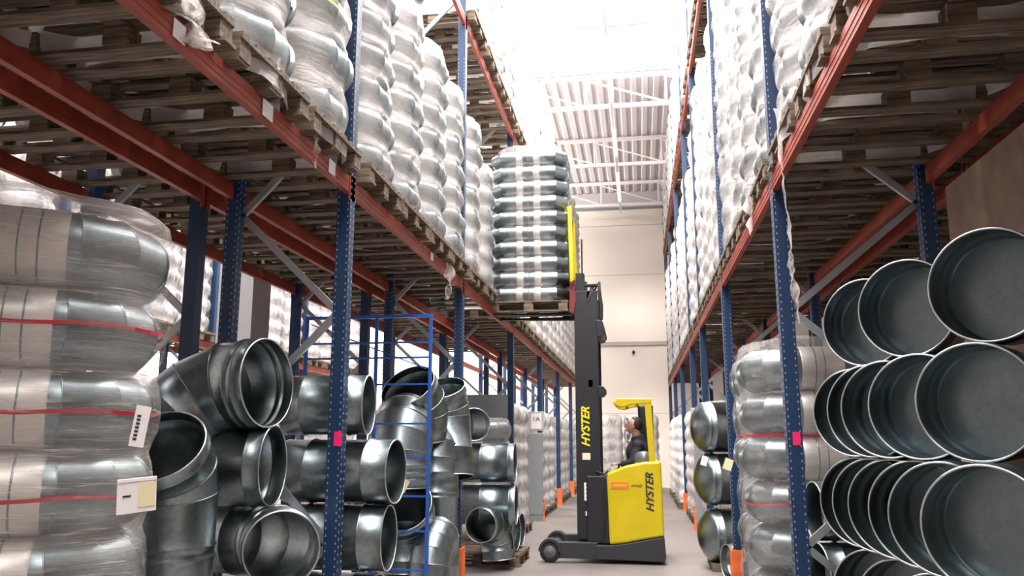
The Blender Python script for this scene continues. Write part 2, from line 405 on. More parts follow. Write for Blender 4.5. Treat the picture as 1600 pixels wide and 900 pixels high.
# ------------------------------------------------------------------ duct fittings
def duct(D, pts_bend, c0=0.2, Rb=None, A=90, J=3, c1=0.2, n=28, beads0=(.6,), beads1=(.6,), wall=.006, male=True, bead_h=None, inner=True):
    """segmented round duct elbow: starts at the origin along +X, bends in XY towards +Y. J mitre joints. A=0: straight."""
    q = MB(); r0 = D / 2; bh = bead_h or D * .018
    Bn = Vector((0, 0, 1))
    dirs = []; V = [Vector((0, 0, 0))]
    if A:
        Rb = Rb or D * .8; st = math.radians(A) / J; half = Rb * math.tan(st / 2)
        V.append(Vector((c0 + half, 0, 0))); ang = 0
        for j in range(1, J):
            ang = st * j; V.append(V[-1] + Vector((math.cos(ang), math.sin(ang), 0)) * 2 * half)
        ang = math.radians(A); V.append(V[-1] + Vector((math.cos(ang), math.sin(ang), 0)) * (half + c1))
    else: V.append(Vector((c0, 0, 0)))
    dirs = [(V[i + 1] - V[i]).normalized() for i in range(len(V) - 1)]
    def ring(Cn, d, mN, r):
        T = d.cross(Bn); out = []
        for k in range(n):
            a = 2 * PI * k / n; e = (Bn * math.cos(a) + T * math.sin(a)) * r
            t = -(e.dot(mN)) / d.dot(mN); out.append(Cn + e + d * t)
        return out
    def emit(rings, inside):
        vs = [p for R in rings for p in R]; fs = []
        for i in range(len(rings) - 1):
            for k in range(n):
                f = (i * n + k, (i + 1) * n + k, (i + 1) * n + (k + 1) % n, i * n + (k + 1) % n)
                fs.append(f if not inside else tuple(reversed(f)))
        q.add(vs, fs, True)
    S = len(dirs)
    for inside in ((False, True) if inner else (False,)):
        for i, d in enumerate(dirs):
            r = r0 - (wall if inside else 0)
            m0 = d if i == 0 else (dirs[i - 1] + d).normalized()
            m1 = d if i == S - 1 else (d + dirs[i + 1]).normalized()
            Ln = (V[i + 1] - V[i]).length; rs = []
            rs.append(ring(V[i], d, m0, r))
            bl_ = []
            sg = 1 if not inside else 1
            if i == 0: bl_ += [b * c0 for b in beads0]
            if i == S - 1 and A: bl_ += [Ln - b * c1 for b in beads1]
            for p in sorted(bl_):
                for dp, dr in ((-.012, 0), (-.004, bh * sg), (.004, bh * sg), (.012, 0)): rs.append(ring(V[i] + d * (p + dp * (D / .5) ** .5), d, d, r + dr))
            rs.append(ring(V[i + 1], d, m1, r)); emit(rs, inside)
    # seam rings standing proud at every mitre
    for i in range(1, S):
        mN = (dirs[i - 1] + dirs[i]).normalized()
        a = ring(V[i] - mN * .004, dirs[i], mN, r0 + .001); b_ = ring(V[i], dirs[i], mN, r0 + bh * .9); c_ = ring(V[i] + mN * .004, dirs[i], mN, r0 + .001)
        emit([a, b_, c_], False)
    # rims
    for (p, d, s) in ((V[0], dirs[0], -1), (V[-1], dirs[-1], 1)):
        T = d.cross(Bn); rad = wall * .9; rings = []
        for j in range(7):
            a = 2 * PI * j / 6; rr = r0 - wall * .4 + rad * math.cos(a); off = rad * math.sin(a)
            rings.append([p + d * off + (Bn * math.cos(2 * PI * k / n) + T * math.sin(2 * PI * k / n)) * rr for k in range(n)])
        vs = [x for R in rings for x in R]
        q.add(vs, [(i * n + k, i * n + (k + 1) % n, (i + 1) * n + (k + 1) % n, (i + 1) * n + k) for i in range(6) for k in range(n)], True, 1)
    return q
GS = ['galvanized_steel', 'steel_edge']

def film_mesh(hx, hy, z0, z1, pitch, seed, matn, pinch=.05, n=56, sub=6, top=True):
    rnd = random.Random(seed); q = MB()
    ph = [rnd.uniform(0, 6.28) for _ in range(12)]
    slack = []
    nz_ = max(8, int((z1 - z0) / pitch * sub)); rings = []
    for i in range(nz_ + 1):
        z = z0 + (z1 - z0) * i / nz_
        f = ((z) / pitch) % 1.0
        SL = []
        if z > z1 - .12 and top: s *= 1 - .13 * ((z - z1 + .12) / .12) ** 2
        s = 1 - pinch * (abs(2 * f - 1) ** 2.2)
        if z < 0: s = 1.0
        R = []
        for k in range(n):
            a = 2 * PI * k / n; ca, sa = math.cos(a), math.sin(a)
            e = 3.6; rr = (abs(ca) ** e + abs(sa) ** e) ** (-1 / e)
            wob = 1 + .012 * math.sin(3 * a + ph[0] + z * 2.2) + .012 * math.sin(7 * a + ph[1] - z * 3.1) + .008 * math.sin(13 * a + ph[2] + z * 6) + .006 * math.sin(19 * a + ph[3] + z * 17) + rnd.uniform(-.004, .004)
            corner = 1 - (.05 + pinch * .6 * abs(2 * f - 1)) * (abs(ca * sa) * 2) ** 3
            SL.append(min(1, abs(2 * f - 1) ** 3.4 * .95 + max(0, (abs(ca * sa) * 2) ** 2 - .45) * .9 + (.5 if z < 0 else 0) + .25 * math.sin(2 * a + z * 3 + ph[7]) ** 2))
            R.append((ca * rr * hx * s * wob * corner, sa * rr * hy * s * wob * corner, z + .01 * math.sin(5 * a + ph[4]) * (1 if 0 < i < nz_ else 0)))
        rings.append(R); slack += SL
    if top:
        for sc_, dz in ((.93, .035), (.75, .06), (.4, .055), (.05, .045)):
            R = [(p[0] * sc_, p[1] * sc_, z1 + dz + .015 * math.sin(6 * p[0] * sc_ + ph[5]) + .012 * math.sin(11 * p[1] * sc_ + ph[6])) for p in rings[nz_]]
            rings.append(R)
    vs = [p for R in rings for p in R]
    q.add(vs, [(i * n + k, i * n + (k + 1) % n, (i + 1) * n + (k + 1) % n, (i + 1) * n + k) for i in range(len(rings) - 1) for k in range(n)], True)
    me = q.mesh('stretch_film', matn); slack += [.6] * (len(q.v) - len(slack))
    at = me.attributes.new('slack', 'FLOAT', 'POINT'); at.data.foreach_set('value', slack)
    return me

def strap_mesh(hx, hy, z, col, h=.02):
    q = MB(); n = 40; P = []
    for k in range(n):
        a = 2 * PI * k / n; ca, sa = math.cos(a), math.sin(a); e = 3.6; rr = (abs(ca) ** e + abs(sa) ** e) ** (-1 / e); c = 1 - .05 * (abs(ca * sa) * 2) ** 3
        P.append((ca * rr * hx * c, sa * rr * hy * c))
    vs = []
    for k, p in enumerate(P): vs += [(p[0], p[1], z - h / 2 + .006 * math.sin(k)), (p[0], p[1], z + h / 2 + .006 * math.sin(k))]
    q.add(vs, [(2 * k, 2 * ((k + 1) % n), 2 * ((k + 1) % n) + 1, 2 * k + 1) for k in range(n)])
    return q.mesh('strap', col)

ELB = {}
def elbow_me(D, side, lod):
    key = (D, side, lod)
    if key in ELB: return ELB[key]
    n = 32 if lod == 0 else (20 if lod == 1 else 14)
    q = duct(D, None, c0=.99 - D * 1.42, Rb=D * .92, A=90, J=3, c1=.49 - D * .92, n=n, beads0=(.12, .78, .93), beads1=(.5,), inner=(lod == 0), wall=.005)
    st_ = (.99 - D * 1.42) + D * .92 * math.tan(math.radians(15)) - .01
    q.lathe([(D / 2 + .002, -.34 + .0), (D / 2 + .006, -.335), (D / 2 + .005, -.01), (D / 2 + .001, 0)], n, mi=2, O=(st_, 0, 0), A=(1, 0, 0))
    q.xform(Matrix.Translation((-.46, -.22, 0)))
    if side < 0: q.xform(Matrix.Scale(-1, 4, (1, 0, 0)))
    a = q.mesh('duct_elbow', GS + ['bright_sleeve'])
    q = duct(D * .96, None, c0=.60, A=0, n=n, beads0=(.15, .5, .85), inner=(lod == 0), wall=.005)
    q.xform(Matrix.Translation((-.46, .21, 0)))
    if side < 0: q.xform(Matrix.Scale(-1, 4, (1, 0, 0)))
    b_ = q.mesh('duct_coupler', GS)
    ELB[key] = (a, b_); return ELB[key]
FILM = {}
def load(loc, side, rows, pitch, label, lod=1, filmmat='stretch_film', strap=None, rz=0, group=None, seed=0, couplers=True, hy=.455, low=-.13, twist=0):
    """film-wrapped stack of elbows; side=+1: aisle lies at +x. loc = top of pallet."""
    r = thing('wrapped_elbow_stack', label, 'wrapped stack', loc, rz, group)
    D = round(pitch * .975, 3); a, b_ = elbow_me(D, side, lod)
    for i in range(rows):
        z = D / 2 + .004 + i * pitch
        inst('duct_elbow', a, r, (random.uniform(-.02, .02), random.uniform(-.012, .012), z), (0, 0, random.uniform(-.04, .04)))
        if couplers: inst('duct_coupler', b_, r, (random.uniform(-.02, .02), random.uniform(-.01, .01), z))
    if loc[1] > 6 or loc[2] < 1: low = -.03
    key = (rows, pitch, filmmat, seed % 4, low, hy)
    if key not in FILM: FILM[key] = film_mesh(.560, hy, low, rows * pitch + .01, pitch, seed % 4 + rows, filmmat, pinch=.07, n=64 if lod == 0 else 40, sub=7 if lod == 0 else 5)
    inst('stretch_film', FILM[key], r)
    if strap:
        for (i, col) in strap:
            inst('strap', strap_mesh(.553, hy - .006, i * pitch, col), r)
    return r

def shelf_loads(side, xc, P, ztop, rackname, levelname, specs, skip=(), lodfar=14, ymax=99, first_bay=0, nper=4, filmmat='stretch_film', loads=True, pal=True):
    """pallets with wrapped stacks along one shelf level"""
    k = 0
    for bi in range(first_bay, len(P) - 1):
        y0, y1 = P[bi], P[bi + 1]; nn = nper if y1 - y0 > 3.2 else 2
        w_ = (y1 - y0 - .10) / nn
        for j in range(nn):
            y = y0 + .05 + w_ * (j + .5)
            if y > ymax: continue
            k += 1
            if (bi, j) in skip: continue
            o = ORD[k - 1]
            if pal: pallet((xc, y, ztop), 'wooden pallet, %s from the camera on the %s\'s %s' % (o, rackname, levelname), y < lodfar, group='pallets on the %s of the %s' % (levelname, rackname))
            if not loads: continue
            sp = specs(k - 1, y) 
            if sp is None: continue
            rows, pitch, fm, strap, lod = sp
            load((xc, y, ztop + PAL_H + .002), side, rows, pitch, 'film-wrapped elbow stack, %s from the camera on the %s\'s %s' % (o, rackname, levelname),
                 lod, fm, strap, 0, 'wrapped stacks on the %s of the %s' % (levelname, rackname), seed=k, hy=min(.455, w_ / 2 - .012))
T1 = 3.522
def spL1(k, y):
    if y < 5.55: return (6, .36, 'stretch_film', [(2.4, 'yellow_strap')] if k % 2 else [(1.4, 'red_strap')], 0)
    if y < 9.5: return (7, .292, 'stretch_film', None, 0)
    return (random.choice((6, 7, 7)), .292, 'heavy_film' if y > 13.4 else 'stretch_film', None, 1 if y < 16 else 2)
shelf_loads(1, -2.53, PL, T1, 'left rack', 'lower shelf', spL1, skip=((2, 2),), lodfar=15)
def spL2(k, y): return (random.choice((8, 9, 8)), .292, 'heavy_film' if y > 13 else 'stretch_film', None, 1 if y < 13 else 2)
shelf_loads(1, -2.53, PL, 6.972, 'left rack', 'upper shelf', spL2, lodfar=14, first_bay=2)
def spR1(k, y):
    if y < 9.7: return (12, .30, 'stretch_film', None, 0 if y < 7 else 1)
    return (random.choice((10, 11, 12)), .30, 'heavy_film', None, 1 if y < 14 else 2)
shelf_loads(-1, 1.55, PR, T1, 'right rack', 'lower shelf', spR1, lodfar=14)
def spR2(k, y): return (8, .292, 'heavy_film', None, 2)
shelf_loads(-1, 1.55, PR, 7.922, 'right rack', 'upper shelf', spR2, lodfar=12, first_bay=2)
def spB(k, y): return (5, .292, 'thin_film', None, 2)
shelf_loads(1, -3.72, PL, T1, 'second left rack', 'shelf', spB, lodfar=9, ymax=17)
shelf_loads(1, 2.84, PR[:5], T1, 'second right rack', 'shelf', spB, lodfar=8, ymax=14)
shelf_loads(1, -7.95, [5.5, 9.45, 13.45, 17.5, 21.5], 3.322, 'far left rack', 'shelf', lambda k, y: (7, .30, 'heavy_film', None, 2), lodfar=0)
for i in range(12):
    y = (5.5, 9.45, 13.45, 17.5)[i // 3] + .72 + (i % 3) * 1.24
    pallet((-7.95, y, 0), 'wooden pallet on the floor under the far left rack, %s from the camera' % ORD[i], False)
    load((-7.95, y, PAL_H + .002), 1, 8, .30, 'film-wrapped stack on the floor under the far left rack, %s from the camera' % ORD[i], 2, 'heavy_film', None, 0, 'floor stacks under the far left rack', seed=i)

# ------------------------------------------------------------------ floor level, far part of the aisle
FL = [(13.95, 7), (15.0, 7), (18.2, 7), (19.2, 7), (20.2, 6), (22.2, 7), (23.2, 6), (24.3, 7), (26.2, 6), (27.3, 7)]
for i, (y, rws) in enumerate(FL):
    pallet((-2.62 if y > 17 else -2.58, y, 0), 'wooden pallet on the floor under the left rack beyond the truck, %s from the camera' % ORD[i], False)
    load((-2.62 if y > 17 else -2.58, y, PAL_H + .002), 1, rws, .29, 'film-wrapped stack on the floor under the left rack, %s beyond the loose elbows' % ORD[i], 2, 'heavy_film', None, 0, 'floor stacks under the left rack', seed=i)
for i, (y, rws) in enumerate([(14.2, 7), (17.0, 7), (18.0, 7), (19.0, 7), (21.0, 7), (22.1, 7), (23.2, 6), (25.0, 7), (26.1, 6)]):
    pallet((1.56 if y < 20 else 1.45, y, 0), 'wooden pallet on the floor under the right rack beyond the drums, %s from the camera' % ORD[i], False)
    load((1.56 if y < 20 else 1.45, y, PAL_H + .002), -1, rws, .29, 'film-wrapped stack on the floor under the right rack, %s beyond the drums' % ORD[i], 2, 'heavy_film', None, 0, 'floor stacks under the right rack', seed=i)
for i, x in enumerate((-1.1, .05, 1.2 - .55)):
    if i == 2: continue
    pallet((x, 27.0, 0), 'wooden pallet at the end of the aisle, %s from the left' % ORD[i], False)
    load((x, 27.0, PAL_H + .002), 1, 6, .37, 'film-wrapped stack closing the end of the aisle, %s from the left' % ORD[i], 1, 'heavy_film', None, 0, 'stacks at the end of the aisle', seed=i)

# ------------------------------------------------------------------ foreground left: wrapped stack and loose elbows
ld = None
pallet((-2.72, 3.30, 0), 'wooden pallet under the large wrapped stack in the left foreground', True, .6)
ld = load((-2.72, 3.30, PAL_H + .002), 1, 7, .35, 'large film-wrapped stack of steel elbows with red straps in the left foreground', 0, 'wrinkle_film', None, .6, None, seed=2, hy=.44)
for i in (5.5, 4.45, 3.45):
    st = inst('strap', strap_mesh(.549, .430, i * .35, 'red_strap', .017), ld)
q = MB(); q.box((0, 0, 0), (.065, .004, .17)); 
for i in range(7): q.box((-.014, -.003, -.055 + i * .016), (.016, .002, .009), mi=1)
o = q.build('shipping_label', ['paper_white', 'ink'], ld, (.47, -.475, 1.50)); o.rotation_euler = (0, .14, .5); o['label'] = 'narrow white barcode label'
q = MB(); q.box((0, 0, 0), (.17, .004, .14)); q.box((.04, -.003, .0), (.075, .002, .10), mi=1); q.box((-.045, -.003, .0), (.035, .002, .007), mi=2); q.box((0, -.003, .062), (.17, .003, .012), mi=0)
o = q.build('document_pouch', ['paper_white', 'paper_cream', 'ink'], ld, (.48, -.47, 1.22)); o.rotation_euler = (0, -.06, .5); o['label'] = 'clear document pouch with a cream slip'

def place_duct(name, label, q, loc, d, up=(0, 0, 1), cat='duct fitting', group=None, mats=GS):
    """q starts along +X and bends to +Y ; d = world direction of local +X, up ~ local +Y"""
    X = Vector(d).normalized(); Yv = Vector(up); Z = X.cross(Yv).normalized(); Yv = Z.cross(X)
    M = Matrix((X, Yv, Z)).transposed().to_4x4()
    o = q.build(name, mats); o.matrix_world = Matrix.Translation(loc) @ M
    return tag(o, label, cat, group)
# big elbow on top, mouth to the camera's right
place_duct('duct_elbow', 'large steel duct elbow on top of the loose pile, mouth facing the camera', duct(.56, None, c0=.16, Rb=.42, A=60, J=2, c1=.14, n=48, beads0=(.45, .8), beads1=(.5,)),
           (-2.31, 4.86, 1.965), (-.985, .17, -.05), (-.2, -.6, -.75), group='loose duct elbows at the left')
# elbow with mouth tilted up
place_duct('duct_elbow', 'steel duct elbow standing beside the wrapped stack, dark mouth tilted upward', duct(.50, None, c0=.14, Rb=.34, A=48, J=2, c1=.42, n=48, beads0=(.5,), beads1=(.35, .5)),
           (-2.62, 4.22, 1.58), (-.1, .75, -.65), (0, -.2, -1), group='loose duct elbows at the left')
place_duct('duct_coupler', 'short steel duct coupler standing under the upturned elbow', duct(.46, None, c0=.62, A=0, n=48, beads0=(.93,)), (-2.62, 4.62, .17), (0, 0, 1), (1, 0, 0), group='loose duct elbows at the left')
place_duct('duct_elbow', 'steel duct elbow in the middle of the pile, mouth turned to the aisle', duct(.50, None, c0=.20, Rb=.40, A=60, J=2, c1=.14, n=48, beads0=(.5,), beads1=(.5,)),
           (-2.30, 4.98, 1.45), (-.99, -.08, 0), (0, 1, .25), group='loose duct elbows at the left')
place_duct('duct_pipe', 'open steel duct lying at the bottom of the pile, round mouth to the camera', duct(.44, None, c0=.34, Rb=.34, A=50, J=2, c1=.25, n=48, beads0=(.22, .5)),
           (-2.09, 4.70, .98), (-.48, .85, 0), (-1, -.3, 0), group='loose duct pipes at the left')
place_duct('duct_pipe', 'steel duct lying beneath the open mouth, hidden low in the pile', duct(.44, None, c0=.55, A=0, n=40, beads0=(.2, .8)), (-2.15, 4.60, .53), (-1, .15, 0), group='loose duct pipes at the left')
# horizontal pipes reaching the aisle at the first blue post
for i, (xe, y, z, L, D, lb) in enumerate(((-2.00, 5.92, 1.87, .62, .44, 'top'), (-1.78, 5.93, 1.385, .85, .46, 'middle'), (-1.82, 5.93, .915, .80, .46, 'bottom'))):
    place_duct('duct_pipe', 'horizontal steel duct pipe beside the first blue post, %s of three' % lb, duct(D, None, c0=L, A=0, n=48, beads0=(.22, .75)), (xe, y, z), (-1, (-.09, .05, -.04)[i], 0), group='duct pipes beside the first post')
place_duct('duct_pipe', 'horizontal steel duct pipe on the floor beside the first blue post', duct(.46, None, c0=.80, A=0, n=40, beads0=(.2, .75)), (-1.9, 5.95, .43), (-1, .10, 0), group='duct pipes beside the first post')
pallet((-2.45, 5.2, 0), 'wooden pallet carrying the loose steel elbows at the left', True)
# bay behind the first post: standing elbows
def E(D, A=90, c0=.2, c1=.2, Rb=None, J=3, b0=(.5,), b1=(.5,)): return duct(D, None, c0=c0, Rb=Rb or D * .75, A=A, J=J, c1=c1, n=44, beads0=b0, beads1=b1)
grp = 'elbows behind the blue divider'
place_duct('duct_elbow', 'dark-mouthed elbow at the top of the pile behind the blue divider, left one', E(.62, 40, .16, .20, J=2, Rb=.42), (-2.46, 8.55, 2.19), (.22, .66, -.62), (.0, .3, -1), group=grp)
place_duct('duct_elbow', 'dark-mouthed elbow at the top of the pile behind the blue divider, right one', E(.52, 40, .16, .60, J=2, Rb=.4), (-2.20, 9.05, 2.20), (.08, .50, -.85), (.1, .3, -1), group=grp)
place_duct('duct_elbow', 'domed steel elbow at the upper left behind the blue divider', E(.66, 80, .26, .10, J=4, Rb=.38, b0=(.3, .55, .85)), (-2.46, 8.30, 1.14), (0, .0, 1), (-.1, 1, 0), group=grp)
place_duct('duct_elbow', 'gleaming steel elbow at the right behind the blue divider', E(.52, 80, .72, .10, J=4, Rb=.34, b0=(.55, .62, .92)), (-2.24, 8.95, .62), (0, 0, 1), (-.2, 1, 0), group=grp)
place_duct('duct_elbow', 'wide open elbow with a black mouth behind the blue divider', E(.62, 55, .14, .24, J=2, Rb=.44), (-2.37, 8.08, 1.00), (-.1, .82, -.52), (0, -.2, -1), group=grp)
place_duct('duct_coupler', 'steel coupler at the floor behind the blue divider', duct(.54, None, c0=.30, A=0, n=40, beads0=(.9,)), (-2.42, 8.45, .01), (0, 0, 1), (1, 0, 0), group=grp)
place_duct('duct_coupler', 'steel coupler standing on the floor under the gleaming elbow', duct(.54, None, c0=.58, A=0, n=40, beads0=(.5, .9,)), (-2.24, 8.97, .01), (0, 0, 1), (1, 0, 0), group=grp)
place_duct('duct_elbow', 'lower right steel elbow leaning against the divider side', E(.40, 60, .30, .16, J=3, Rb=.30), (-2.08, 8.12, .05), (.0, .05, 1), (.1, 1, 0), group=grp)
place_duct('duct_pipe', 'tall steel duct standing at the back of the pile in the left rack', duct(.44, None, c0=1.5, A=0, n=40, beads0=(.1, .9)), (-2.78, 8.85, .01), (0, 0, 1), (1, 0, 0), group=grp)
q = MB(); q.box((0, 0, 0), (.09, .003, .12)); o = q.build('paper_tag', 'paper_cream'); o.location = (-2.24, 7.70, 1.19); o.rotation_euler = (.1, .45, .3)
tag(o, 'cream paper tag hanging by the black open elbow', 'paper tag')
# blue tubular divider across the rack depth
r = thing('pipe_divider', 'blue tubular steel divider frame with horizontal rungs in the left rack', 'divider frame', (-2.0, 7.72, 0))
for x in (0, -.55, -1.28):
    q = MB(); q.bar((x, 0, 0), (x, 0, 2.84), .03, .03, (0, 1, 0)); q.build('upright_tube', 'trolley_blue', r)
q = MB(); q.bar((0, 0, 2.82), (-1.28, 0, 2.82), .035, .03); q.build('top_rail', 'trolley_blue', r)
for z in (.12, .42, .77, 1.09, 1.45, 1.77, 2.15, 2.41, 2.56):
    q = MB(); q.bar((-.012, 0, z), (-.56 if z < 1.9 else -1.26, 0, z), .018, .018); q.build('rung', 'trolley_blue', r)
q = MB(); q.bar((-.04, .0, 2.3), (-1.24, .0, 2.76), .012, .012); q.build('stay', 'trolley_blue', r)
# pink tape on first post
q = MB(); q.box((-2.074, 5.4965, 1.62), (.055, .004, .10)); tag(q.build('pink_tape', 'pink_tape'), 'pink tape marker stuck on the first blue post', 'tape marker')

# third bay left: lying ducts and small elbow
grp = 'duct fittings in the third left bay'
for i, (xe, y, z, L, D, lb) in enumerate(((-1.62, 10.75, 1.33, .95, .50, 'upper'), (-1.60, 10.72, .80, .98, .50, 'lower'))):
    place_duct('duct_pipe', 'bright horizontal steel duct beyond the second blue post, %s one' % lb, duct(D, None, c0=L, A=0, n=44, beads0=(.08, .46)), (xe, y, z), (-1, -.05, 0), group=grp)
place_duct('duct_elbow', 'small elbow on the floor with round dark mouth beyond the second post', E(.42, 90, .14, .14, J=3, b0=(.3,), b1=(.8,)), (-1.98, 10.28, .58), (.25, .97, 0), (.1, 0, -1), group=grp)
place_duct('duct_elbow', 'elbow lying on top of the bright ducts beyond the second post', E(.42, 60, .2, .2, J=2), (-2.12, 10.5, 1.82), (-.3, .9, .0), (-1, -.2, 0), group=grp)
for i, y in enumerate((11.15, 11.6)):
    place_duct('duct_coupler', 'short steel coupler on the floor end beyond the small elbow, %s one' % ('near', 'far')[i], duct(.44, None, c0=.45, A=0, n=36, beads0=(.2, .8)), (-1.66, y, .40), (-1, .1, 0), group=grp)
pallet((-2.15, 11.35, 0), 'wooden pallet on the floor under the couplers beyond the second post', True)
pallet((-2.52, 12.55, 0), 'wooden pallet on the floor beyond the couplers in the third left bay', True)
load((-2.52, 12.55, PAL_H + .002), 1, 6, .29, 'film-wrapped stack on the floor between the couplers and grey cabinet', 1, 'clear_film', None, 0, None, seed=3)
# grey partition board, cabinets with rack signs
q = MB(); q.box((-2.62, 13.30, 1.18), (.98, .05, 2.36)); tag(q.build('partition_board', 'grey_board'), 'dark grey partition board behind the left racks', 'partition')
def text(parent, body, size, loc, rot, m, name='lettering', shear=0, off=0.0, ext=.002):
    cu = bpy.data.curves.new(name, 'FONT'); cu.body = body; cu.size = size; cu.align_x = 'CENTER'; cu.align_y = 'CENTER'; cu.shear = shear; cu.offset = off; cu.extrude = ext
    o = bpy.data.objects.new(name, cu); C.objects.link(o)
    bpy.context.view_layer.update()
    me = bpy.data.meshes.new_from_object(o.evaluated_get(bpy.context.evaluated_depsgraph_get())); bpy.data.objects.remove(o)
    me.materials.clear(); me.materials.append(MT[m])
    o = bpy.data.objects.new(name, me); C.objects.link(o); o.parent = parent; o.location = loc; o.rotation_euler = rot
    return o
for (x, y, body, lb) in ((-2.16, 17.2, '1A', 'left'), (1.13, 15.75, '4A', 'right')):
    s = -1 if x < 0 else 1
    r = thing('rack_end_cabinet', 'grey end cabinet with sign %s at the %s rack passage' % (body, lb), 'cabinet', (x, y, 0))
    q = MB(); q.box((s * .02, 0, .95), (.34, .20, 1.66), taper=1); q.build('body', 'grey_cabinet', r, bevel=.02)
    q = MB(); q.box((0, 0, 2.02), (.36, .05, .40)); q.build('sign_plate', 'grey_column', r, bevel=.01)
    q = MB(); q.box((-s * .02, -.03, 2.02), (.22, .006, .32)); q.build('sign_paper', 'paper_white', r)
    text(r, body, .14, (-s * .02, -.036, 2.06), (PI / 2, 0, 0), 'ink')
    q = MB(); q.box((0, -.0, .06), (.3, .18, .12)); q.build('plinth', 'grey_board', r)

# building column behind the racks and far shelf
q = MB(); q.box((-4.72, 8.95, 5.4), (.20, .44, 10.8)); q.box((-4.56, 8.75, 5.4), (.34, .05, 10.8)); q.box((-4.56, 9.16, 5.4), (.34, .05, 10.8)); q.box((-4.40, 8.95, 5.4), (.03, .40, 10.8))
tag(q.build('building_column', 'grey_column'), 'grey steel building column standing behind the left racks', 'column')
q = MB(); q.box((2.02, 3.6, 1.62), (.03, 3.7, 3.2)); tag(q.build('backing_board', 'brown_board'), 'brown backing board behind the wide steel ducts at the right', 'board')

# ------------------------------------------------------------------ foreground right: rows of wide open duct caps
def cap(D=.53, L=.24):
    q = MB(); r = D / 2; wl = .004
    q.lathe([(r, 0), (r, L * .30), (r + .007, L * .33), (r + .007, L * .37), (r, L * .40), (r, L)], 64)
    q.lathe([(r, L), (.0, L + .002)], 64, smooth=False)
    q.lathe([(.0, L - .004), (r - wl - .012, L - .004)], 64, smooth=False)
    q.lathe([(r - wl - .012, L - .004), (r - wl, L - .016), (r - wl, L * .40), (r - wl - .006, L * .37), (r - wl - .006, L * .33), (r - wl, L * .30), (r - wl, 0)], 64)
    n = 64; q.lathe([(r - .0025 + .0055 * math.cos(2 * PI * j / 6), .0055 * math.sin(2 * PI * j / 6)) for j in range(7)], n, mi=1)
    return q.mesh('round_duct', ['dark_steel', 'steel_edge'])
cap_s = cap(L=.22)
def place_cap(me, c, d, label):
    d = Vector(d).normalized(); o = inst('round_duct', me, None, c); o.rotation_mode = 'QUATERNION'; o.rotation_quaternion = Vector((0, 0, 1)).rotation_difference(d)
    return tag(o, label, 'round duct', 'wide round steel ducts at the right')
dirn = (.66, .75, 0)
rowz = [2.31, 1.775, 1.24, .705]
rown = ['top row', 'second row', 'third row', 'bottom row']
rowx = [[(1.95, 3.42), (1.60, 3.97), (1.44, 4.62), (1.36, 5.15)],
        [(1.80, 3.35), (1.49, 3.95), (1.40, 4.42), (1.345, 4.78), (1.32, 5.02), (1.30, 5.32)],
        [(1.40, 3.74), (1.40, 4.22), (1.385, 4.52), (1.36, 4.85), (1.33, 5.10), (1.31, 5.34)],
        [(1.45, 3.9), (1.40, 4.4), (1.38, 4.9), (1.34, 5.3)]]
for ri, row in enumerate(rowx):
    for j, (x, y) in enumerate(row):
        place_cap(cap_s, (x, y, rowz[ri]), dirn, 'wide round steel duct with bright rim, %s, %s from the camera' % (rown[ri], ORD[j]))
r = thing('low_stand', 'low wooden stand under the wide round steel ducts at the right', 'stand', (1.45, 4.4, 0))
q = MB(); q.box((0, 0, .425), (.9, 2.4, .03)); q.build('deck', 'pallet_wood', r)
for sx in (-.38, .38):
    for sy in (-1.1, 0, 1.1):
        q = MB(); q.box((sx, sy, .205), (.09, .09, .41)); q.build('leg', 'pallet_wood', r)

# right bay 2: wrapped stack on the floor beside the right post
pallet((1.42, 7.42, 0), 'wooden pallet under the tall wrapped stack behind the right blue post', True)
ld = load((1.42, 7.42, PAL_H + .002), -1, 6, .372, 'film-wrapped stack of bright steel elbows on the floor behind the right post', 0, 'clear_film', [(2.5, 'red_strap'), (4.0, 'red_strap')], 0, None, seed=5, hy=.44)
pallet((1.52, 8.75, 0), 'wooden pallet under the wrapped stack next to the second right post', True)
load((1.52, 8.75, PAL_H + .002), -1, 6, .372, 'film-wrapped stack on the floor next to the second right post', 1, 'clear_film', None, 0, None, seed=6, hy=.44)
q = MB(); q.box((0, 0, 0), (.09, .003, .12)); o = q.build('paper_tag', 'paper_cream', None); o.location = (.93, 9.2, 1.36); o.rotation_euler = (0, .35, -.2); tag(o, 'cream paper tag on the stack by the second right post', 'paper tag')
place_duct('duct_elbow', 'brassy gleaming elbow lying low behind the first right post', E(.42, 60, .25, .2, J=2), (1.25, 6.45, 1.10), (1, .15, 0), (0, .9, .3), group='elbows behind the right post')
place_duct('duct_elbow', 'steel elbow lying beneath the gleaming elbow behind the right post', E(.46, 60, .25, .2, J=2), (1.25, 6.40, .65), (1, .15, 0), (0, .9, 0), group='elbows behind the right post')
place_duct('duct_pipe', 'steel duct on the floor behind the first right post', duct(.42, None, c0=.7, A=0, n=36, beads0=(.1, .9)), (1.2, 6.40, .22), (1, .1, 0), group='elbows behind the right post')
# pink tape on right post
q = MB(); q.box((1.06, 5.8965, 1.62), (.05, .004, .09)); tag(q.build('pink_tape', 'pink_tape'), 'pink tape marker stuck on the right blue post', 'tape marker')

